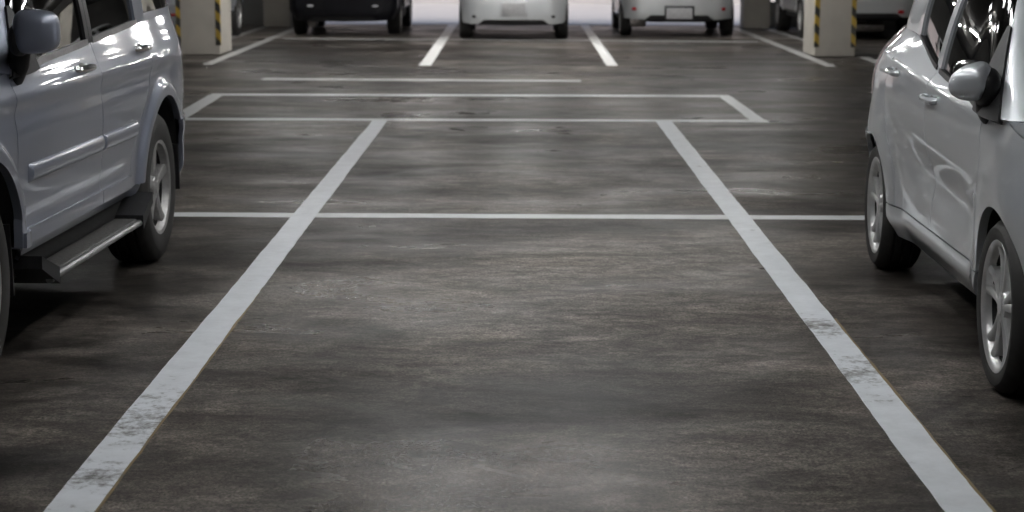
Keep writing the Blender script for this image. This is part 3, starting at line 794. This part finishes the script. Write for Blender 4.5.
HATCH = dict(
    plan=[(-.68, 0), (-.67, .36), (-.61, .60), (-.47, .74), (-.24, .80), (.3, .822), (1.2, .822), (2.2, .815), (2.66, .80), (2.93, .71), (3.10, .48), (3.18, 0)],
    side=[(.12, -.12), (.20, -.09), (.30, -.038), (.345, -.040), (.45, -.032), (.6, -.014), (.72, -.004), (.80, 0), (.87, -.008), (.92, -.024), (.97, -.052), (1.02, -.094), (1.07, -.142), (1.15, -.21)],
    front=[(.15, -.08), (.3, -.01), (.45, 0), (.6, -.02), (.75, -.08), (.9, -.16)],
    rear=[(.15, -.05), (.35, 0), (.55, -.01), (.7, -.03), (.9, -.055), (1.0, -.095), (1.08, -.16)],
    belt=[(-1.5, 1.075), (-.5, 1.075), (.3, 1.058), (.7, 1.012), (1.13, .966), (1.7, .926), (2.1, .905), (2.6, .89)],
    hood=[(2.0, .91), (2.1, .905), (2.4, .89), (2.7, .84), (3.0, .78), (3.4, .72), (3.9, .70)],
    crease=[lambda s, z: .012 * np.exp(-((z - (.955 - .055 * (s - .2) / 1.2)) / .022) ** 2) * sstep(-.5, 0, s) * (1 - sstep(1.2, 2.1, s)),
            lambda s, z: -.034 * np.exp(-((z - (.60 - .05 * s)) / .10) ** 2) * sstep(.5, .9, s) * (1 - sstep(1.7, 2.1, s))],
    wb=2.42, arch_r=.325, wheel_r=.285, flare=(.034, .26), flat=.012, rim_r=.214, tyre_w=.185, track_out=.815, rim_style=TWIN5, alloy='alloy',
    rows=[('s', 'c', (-.36, 0, 1.44)), ('s', -1.12, (-.35, .36, 1.435)), ('s', -.70, (-.28, .49, 1.425)), ('s', -.28, (-.06, .545, 1.425)), ('s', .25, (.29, .57, 1.445)), ('s', 1.1, (1.08, .595, 1.47)),
          ('s', 1.7, (1.42, .585, 1.465)), ('s', 2.46, (1.68, .55, 1.445)), ('p', (2.62, .53, .92), (1.74, .46, 1.44)), ('p', (2.74, .3, .94), (1.80, .28, 1.445)), ('p', (2.80, 0, .95), (1.82, 0, 1.45))],
    t_ws=7.35, wA=2.40, wC=.33, wtop=.89, bpillar=.05, t_qw=(4, 3.95), t_rw=1.7,
    dA=2.10, dB=1.13, dC=.20, dL=.45, dCz=.85, sill=.345, sill_low=.20, under=.20,
    rear_s=-.33, rear_bz=.62, front_s=2.72, front_bz=.56, bump_low=.20, valance=.55, notch=.05,
    head=(3.3, .60), tail=('low', -.80, .74), handle=((1.245, .860), (.375, .905)), chrome_handle=False,
    reflector=(.6, .40, .04, .02), reflector_mat='red', plate=(0, .74, .34, .15), hood_crown=.06, paint='light',
    mirror=dict(c=(2.24, .885, 1.012), r=(.082, .070, .076), yaw=14, taper=.38, sweep=-.022, inner=(.088, .042, .066), e=(2.5, 2.5), foot=(2.15, .34, .50)), tail_mat='palelens', paint_pillar=True,
)
def variant(base, **kw):
    d = dict(base); d.update(kw); return d

def place(outer_pt, yawdeg, out, sgn):
    """rear axle centre from the outer face of the wheel on the side that looks to the aisle; nose towards the camera"""
    a = R(yawdeg); fw = Vector((-math.sin(a), -math.cos(a), 0)); left = Vector((-fw.y, fw.x, 0))
    c = Vector((*outer_pt, 0)) - left * out * sgn
    return c, math.atan2(fw.y, fw.x)

c, rz = place((-1.645, 8.606), 1.83, .855, 1)
suv, CS = build_car('suv', c, rz, SUV, 'grey silver SUV with running board at the left edge, beside the left bay line')
c, rz = place((1.588, 8.503), 1.17, .815, -1)
hatch, CH = build_car('hatchback', c, rz, HATCH, 'pale silver hatchback at the right edge, beside the right white bay line')

# running boards and mud flaps of the SUV
for sg in (1, -1):
    b = MB()
    b.box(.62, 1.97, sg * .80 - .11, sg * .80 + .09, .255, .285, .012)
    ob = b.build('running_board', M['tread'], suv)
    e = MB()
    yo = sg * .895
    e.tube([(.60, yo, .266), (.8, yo, .268), (1.9, yo, .268), (2.0, yo, .266)], .014, 12); e.build('step_edge', M['steel'], ob)
    for (xa, xb) in ((.44, .63), (1.96, 2.15)):
        k = MB(); rear = xa < 1
        pts = [(xb, .30), (xb, .24), (xa, .33), (xa, .375)] if rear else [(xb, .375), (xb, .33), (xa - .03, .24), (xa - .03, .30)]
        V = [(x, sg * .72, z) for x, z in pts] + [(x, sg * .914, z - .0) for x, z in pts]
        k.add(V, [(0, 1, 2, 3), (7, 6, 5, 4)] + [(i, 4 + i, 4 + (i + 1) % 4, (i + 1) % 4) for i in range(4)], False)
        k.build('step_bracket', M['satin'], ob, fixn=True)
    for cx, z0, yo_ in ((-.39, .28, .855), (2.62 - .40, .25, .835)):
        k = MB()
        V = []
        for j, z in enumerate(np.linspace(z0, .50, 6)):
            xx = cx - (.02 if cx < 0 else .0) * 0 + (.01 * j * (1 if cx < 0 else 1)) * .5
            V += [(xx - .006, sg * .66, z), (xx + .006, sg * .66, z), (xx + .006, sg * yo_, z), (xx - .006, sg * yo_, z)]
        Fs = []
        for j in range(5):
            for i in range(4): Fs.append((j * 4 + i, j * 4 + (i + 1) % 4, j * 4 + 4 + (i + 1) % 4, j * 4 + 4 + i))
        k.add(V, Fs + [(0, 1, 2, 3), (20, 21, 22, 23)], False).build('mud_flap', M['black'], suv, fixn=True)

# far cars, tails towards the aisle
UP = R(90)
FAR = dict(rear_bz=.72, bump_low=.235, valance=.54, notch=.07, reflector=(.605, .352, .035, .022), plate=(0, .475, .34, .15), tail=('low', -.80, .80))
far1, _ = build_car('hatchback', (-.135, 29.15, 0), UP, variant(HATCH, **FAR, reflector_mat='black', paint='far_silver', plate_black=False, track_out=.825, rim_style=TWIN5),
                    'silver hatchback seen from behind between the two far white bay lines', hq=False)
far2, _ = build_car('sedan', (2.42, 30.25, 0), UP, variant(HATCH, **dict(FAR, bump_low=.27, reflector=(.72, .435, .045, .028), plate=(0, .37, .40, .17)), reflector_mat='red', paint='far_grey', track_out=.89, muffler=[(-.42, -.0 + .62, .24, .09, .12, 'y')],
                    plan=[(p[0], p[1] * 1.075) for p in HATCH['plan']]), 'grey car seen from behind with black plate frame and two small red reflectors', hq=False)
far3, _ = build_car('suv', (-2.77, 30.3, 0), UP, variant(SUV, rear_bz=.74, bump_low=.24, paint='dark', alloy='alloy_dull', track_out=.85, wb=2.62, reflector=(.5, .47, .05, .018), reflector_mat='clear', muffler=[(-.50, .50, .20, .075, .12, 'x')], plate=(0, .95, .34, .15), under=.22),
                    'black car seen from behind beside the far column on the left', hq=False)
far4, _ = build_car('suv', (5.12, 29.4, 0), UP, variant(SUV, paint='far_grey', bump_low=.36, reflector=(.52, .44, .05, .03), reflector_mat='red', muffler=[(-.45, -.10, .205, .07, .24, 'y')], rear_bz=.70, track_out=.87),
                    'grey SUV seen from behind between the striped right column and the pale hatchback', hq=False)
far5, _ = build_car('suv', (-5.36, 27.0, 0), UP - .05, variant(SUV, paint='far_blue', sill=.47, sill_low=.40, mould=None, rear_bz=.74),
                    'bluish silver car with high sill behind the striped left column', hq=False)

# ------------------------------------------------------------------ the garage
def slab(name, x0, x1, y0, y1, z0, z1, mat, parent=None, kind='structure'):
    b = MB(); b.box(x0, x1, y0, y1, z0, z1); o = b.build(name, M[mat] if isinstance(mat, str) else mat, parent)
    if not parent: o['kind'] = kind
    return o
CEIL = 2.75
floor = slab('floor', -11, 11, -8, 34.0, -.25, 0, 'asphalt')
ceil = slab('ceiling', -11, 11, -8, 34.2, CEIL, CEIL + .25, 'concrete')
slab('wall_left', -11.2, -11, -8, 34, -.25, CEIL, 'wallp')
slab('wall_right', 11, 11.2, -8, 34, -.25, CEIL, 'wallp')
slab('wall_back', -11, 11, -8.2, -8, -.25, CEIL, 'wallp')
for k, y in enumerate((1.0, 12.5, 24.0)):
    slab('trim_%d' % (k + 1), -11, 11, y, y + .45, CEIL - .22, CEIL, 'concrete')
ground = slab('ground', -60, 60, 34.0, 90, -.25, -.004, 'pale')
slab('kerb', -60, 60, 45.6, 46.0, -.2, .16, 'pale')
slab('wall_far', -60, 60, 48.0, 48.3, -.2, 7.0, 'facade')
slab('wall_front', 5.70, 11, 33.75, 33.95, 0, CEIL, 'wallp')  # unseen here; raised to full height to darken car window reflections
slab('trim_4', 4.30, 5.70, 33.75, 33.95, 0, .42, 'wallp')
slab('trim_5', -4.5, 5.70, 33.75, 33.95, 1.40, CEIL, 'wallp')  # unseen drop wall, added to keep facade glare out of the car windows
slab('wall_front_left', -11, -4.5, 33.75, 33.95, 0, CEIL, 'wallp')  # parapet raised to full height, unseen above, to darken window reflections

# painted lines: strips lying on the floor
def strip(name, pts, w, mat, label, jit=0.0026, z=0.0022, step_=0.06):
    (x0, y0), (x1, y1) = pts
    L = math.hypot(x1 - x0, y1 - y0); n = max(4, int(L / step_)); dx, dy = (x1 - x0) / L, (y1 - y0) / L
    V = []
    ja = jb = 0.0
    for i in range(n + 1):
        f = i / n; ja = ja * .8 + random.uniform(-jit, jit) * .6; jb = jb * .8 + random.uniform(-jit, jit) * .6
        w0 = w[0] + (w[1] - w[0]) * f if isinstance(w, tuple) else w
        cx, cy = x0 + dx * L * f, y0 + dy * L * f
        for o, zz in ((-w0 / 2 + ja, -.001), (-w0 / 2 + ja + .002, z), (w0 / 2 + jb - .002, z), (w0 / 2 + jb, -.001)):
            V.append((cx - dy * o, cy + dx * o, zz))
    Fs = [(i * 4 + j, (i + 1) * 4 + j, (i + 1) * 4 + j + 1, i * 4 + j + 1) for i in range(n) for j in range(3)]
    o = MB().add(V, Fs, False).build(name, mat, floor, fixn=False)
    bm = bmesh.new(); bm.from_mesh(o.data); bmesh.ops.recalc_face_normals(bm, faces=bm.faces)
    up = sum(f.normal.z for f in bm.faces)
    if up < 0: bmesh.ops.reverse_faces(bm, faces=bm.faces)
    bm.to_mesh(o.data); bm.free()
    o['label'] = label
    return o
WHITE = (0.86, 0.895, 0.935)
lp_l = line_paint('white_line_left', WHITE, .5, [(-1.14, 5.65, .42, .20), (-1.17, 5.05, .40, .15), (-1.15, 6.1, .25, .10)])
lp_r = line_paint('white_line_right', WHITE, .5, [(1.13, 7.15, .34, .21), (1.16, 6.3, .55, .17), (1.17, 9.6, .08, .2), (1.16, 12.4, .08, .2)])
lp_t = line_paint('white_line_thin', (0.78, 0.80, 0.81), .55)
lp_d = line_paint('white_line_dull', (0.50, 0.51, 0.51), .7)
lp_f = line_paint('white_line_far', (0.85, 0.85, 0.84), .2)
lp_w = line_paint('white_line_worn', (0.34, 0.34, 0.335), .9)
yel = line_paint('old_yellow_paint', (0.20, 0.13, 0.035), 1.2)
strip('painted_line', ((-1.162, 3.6), (-1.168, 15.55)), (.136, .124), lp_l, 'white bay line on the left running away from the camera')
strip('painted_line', ((1.158, 3.6), (1.163, 15.62)), (.124, .136), lp_r, 'white bay line on the right running away from the camera')
strip('painted_line', ((-1.093, 3.6), (-1.102, 8.0)), .017, yel, 'old yellow edge along the left bay line', .003, .0016)
strip('painted_line', ((1.222, 3.6), (1.226, 7.3)), .014, yel, 'old yellow edge along the right bay line', .003, .0016)
strip('painted_line', ((-4.6, 10.10), (4.6, 10.06)), .15, lp_t, 'nearest white cross line between the two parked cars', .006, .0018)
strip('painted_line', ((-2.85, 15.63), (2.02, 15.65)), .19, lp_t, 'white cross line where the bay lines end', .006, .0018)
strip('painted_line', ((-2.98, 18.17), (1.99, 18.22)), .24, lp_t, 'white cross line second beyond the bay lines', .006, .0018)
strip('painted_line', ((-2.764, 20.27), (.62, 20.15)), .26, lp_d, 'short white cross line farthest of the four', .006, .0018)
strip('painted_line', ((-2.86, 15.7), (-2.92, 18.1)), .15, lp_t, 'short white line closing the cross lines on the left', .004, .0020)
strip('painted_line', ((1.95, 15.7), (1.94, 18.15)), .12, lp_t, 'short white line closing the cross lines on the right', .004, .0020)
strip('painted_line', ((-1.157, 22.55), (-1.238, 33.8)), .15, lp_f, 'far white bay line left of the silver hatchback')
strip('painted_line', ((1.07, 22.65), (1.10, 33.8)), .14, lp_f, 'far white bay line right of the silver hatchback')
strip('painted_line', ((-3.6, 28.75), (3.5, 28.4)), .20, lp_d, 'white cross line under the far cars', .006, .0018)
for (xa, ya, xb, yb, lb) in ((-3.75, 22.6, -3.82, 32.4, 'inner white line along the left columns'), (-4.40, 25.3, -4.42, 33, 'outer white line behind the striped left column'),
                             (3.66, 33, 3.68, 22.6, 'inner white line along the right columns'), (4.16, 33, 4.35, 25.6, 'white line behind the striped right column'), (4.40, 24.6, 4.36, 22.6, 'white line end in front of the striped right column')):
    strip('painted_line', ((xa, ya), (xb, yb)), .13, lp_w, lb)

# columns with striped corner guards
def column(x0, x1, y0, y1, guards, label):
    b = MB(); b.box(x0, x1, y0, y1, 0, CEIL, .012); o = b.build('column', M['column']); o['kind'] = 'structure'; o['label'] = label
    if guards:
        for (x, sx) in ((x0, 1), (x1, -1)):
            g = MB(); w, t = .055, .006
            xa = x - t * sx
            pts = [(xa, y0 - t), (x + w * sx, y0 - t), (x + w * sx, y0), (x, y0), (x, y0 + w), (xa, y0 + w)]
            V = [(p[0], p[1], z) for z in (.12, 1.45) for p in pts]
            g.add(V, [tuple(range(5, -1, -1)), tuple(range(6, 12))] + [(i, (i + 1) % 6, 6 + (i + 1) % 6, 6 + i) for i in range(6)], False)
            g.build('corner_guard', M['stripes'], o, fixn=True)
    return o
column(-4.46, -3.90, 24.6, 25.6, True, 'pale square column with yellow and black corner guards on the left')
column(3.78, 4.30, 24.72, 25.75, True, 'pale square column with yellow and black corner guards on the right')
column(-4.44, -3.98, 32.75, 33.4, False, 'plain far column on the left beside the black car')
column(3.80, 4.25, 32.9, 33.5, False, 'plain far column on the right')
for x in (-4.2, 4.04):
    for y in (.6, 12.6):
        column(x * 1.0 - .26 + (-.6 if x < 0 else .6), x + .26 + (-.6 if x < 0 else .6), y, y + .5, False, 'pale column between bays out of view')

# fluorescent battens
TUBE = 57.0
M['tube'].node_tree.nodes['Principled BSDF'].inputs['Emission Strength'].default_value = TUBE
lamps = [(x, y, True) for y in (5.2, 6.7, 8.2, 9.8, 11.6) for x in (-.48, .48)] + [(0.0, 3.6, True)]
lamps += [(x, 14.6, True) for x in (-.48, .48)] + [(x, 17.8, True) for x in (-1.4, 0.0, 1.4)]  # extra rows added to brighten the cross lines
lamps += [(x, y, False) for y in (21.5, 24.4, 26.6) for x in (-2.6, -1.3, 0.0, 1.3, 2.6)] + [(x, y, False) for y in (9.5, 22.5) for x in (-5.4, 5.4)] + [(x, 29.5, False) for x in (-4.1, 3.9)]  # last pair added to brighten the far columns
def lamp(x, y, trough):
    r = empty('ceiling_light', (x, y, CEIL - .004))
    tag(r, *LAMP_TAGS[trough])
    b = MB(); b.box(-.04, .04, -.62, .62, -.06, 0, .008); b.build('housing', M['batten'], r)
    t = MB(); t.tube([(0, -.6, -.085), (0, 0, -.085), (0, .6, -.085)], .016, 10); t.build('tube', M['tube' if trough else 'tube_far'], r)
    for s in (-1, 1):
        k = MB(); k.box(-.014, .014, s * .605 - .012, s * .605 + .012, -.105, -.05, .003); k.build('lamp_holder', M['batten'], r)
        if trough:
            k = MB(); V = [(s * (a + o), y_, z) for y_ in (-.63, .63) for (a, z) in ((.035, -.055), (.062, -.085), (.075, -.135)) for o in (0, .004)]  # wings added to narrow the lamp light and keep the bay sides darker
            k.add(V, [(0, 2, 8, 6), (2, 4, 10, 8), (1, 7, 9, 3), (3, 9, 11, 5), (4, 5, 11, 10), (0, 6, 7, 1), (0, 1, 3, 2), (2, 3, 5, 4), (6, 8, 9, 7), (8, 10, 11, 9)], False)
            k.build('reflector', M['light_wing'], r, fixn=True)  # added light-narrowing wing
    return r
LAMP_TAGS = {True: ('fluorescent light with added light-narrowing side wings under the ceiling over the near floor', 'ceiling light', 'lights over the near floor'),
             False: ('bare fluorescent batten under the ceiling away from the near floor', 'ceiling light', 'bare battens')}
first = {}
for (x, y, trough) in lamps:
    if trough not in first: first[trough] = lamp(x, y, trough); continue
    o = first[trough].copy(); COL.objects.link(o); o.location = (x, y, CEIL - .004)
    for ch in first[trough].children:
        d = ch.copy(); COL.objects.link(d); d.parent = o
for (x, y) in ((-.9, 6.3), (.9, 6.9), (.6, 9.2), (-1.0, 10.2)):
    r = empty('ceiling_indicator_light', (x, y, CEIL)); tag(r, 'small green parking indicator lamp on the garage ceiling', 'lamp', 'green indicator lamps')
    g = MB(); g.lathe([(0, -0.004), (.045, -0.004), (.045, -.02), (0, -.02)], 20, 'z'); g.build('lamp_base', M['batten'], r, fixn=True)
    g = MB(); g.sells((0, 0, -.03), (.035, .035, .025), (2, 2), 18, 10); g.build('lens', M['green'], r)

# ------------------------------------------------------------------ light from outside
w = bpy.data.worlds.new('World'); SC.world = w; w.use_nodes = True
nt = w.node_tree; bg = nt.nodes['Background']
sky = nt.nodes.new('ShaderNodeTexSky'); sky.sky_type = 'NISHITA'; sky.sun_disc = False; sky.sun_elevation = R(50); sky.sun_rotation = R(200); sky.dust_density = 4.0; sky.air_density = 1.0
nt.links.new(sky.outputs['Color'], bg.inputs['Color']); bg.inputs['Strength'].default_value = 0.145
sd = bpy.data.lights.new('sun', 'SUN'); sd.energy = 1.0; sd.angle = R(3); sd.color = (1, .97, .93)
so = bpy.data.objects.new('sun', sd); COL.objects.link(so)
so.rotation_euler = Vector((.75, .12, -.65)).to_track_quat('-Z', 'Y').to_euler()

# ------------------------------------------------------------------ camera
FPX = 1900.0
cam = bpy.data.cameras.new('camera'); co = bpy.data.objects.new('camera', cam); COL.objects.link(co)
cam.sensor_width = 36; cam.lens = FPX / 1024 * 36
pitch, yaw, roll = R(9.38513), R(-0.29466), R(0.2)
f = Vector((math.sin(yaw) * math.cos(pitch), math.cos(yaw) * math.cos(pitch), -math.sin(pitch)))
r = f.cross(Vector((0, 0, 1))).normalized(); u = r.cross(f)
r2 = r * math.cos(roll) + u * math.sin(roll); u2 = u * math.cos(roll) - r * math.sin(roll)
mw = Matrix((r2, u2, -f)).transposed().to_4x4(); mw.translation = (0, 0, 1.45)
co.matrix_world = mw
cam.clip_start = .05; cam.clip_end = 300
cam.dof.use_dof = True; cam.dof.focus_distance = 6.6; cam.dof.aperture_fstop = 5.0
SC.camera = co

SC.view_settings.view_transform = 'Standard'; SC.view_settings.look = 'None'; SC.view_settings.gamma = 1.0
SC.view_settings.exposure = 0.0; SC.view_settings.use_curve_mapping = False
SC.cycles.use_denoising = True
SC.cycles.max_bounces = 8; SC.cycles.transparent_max_bounces = 12
SC.cycles.sample_clamp_indirect = 6.0
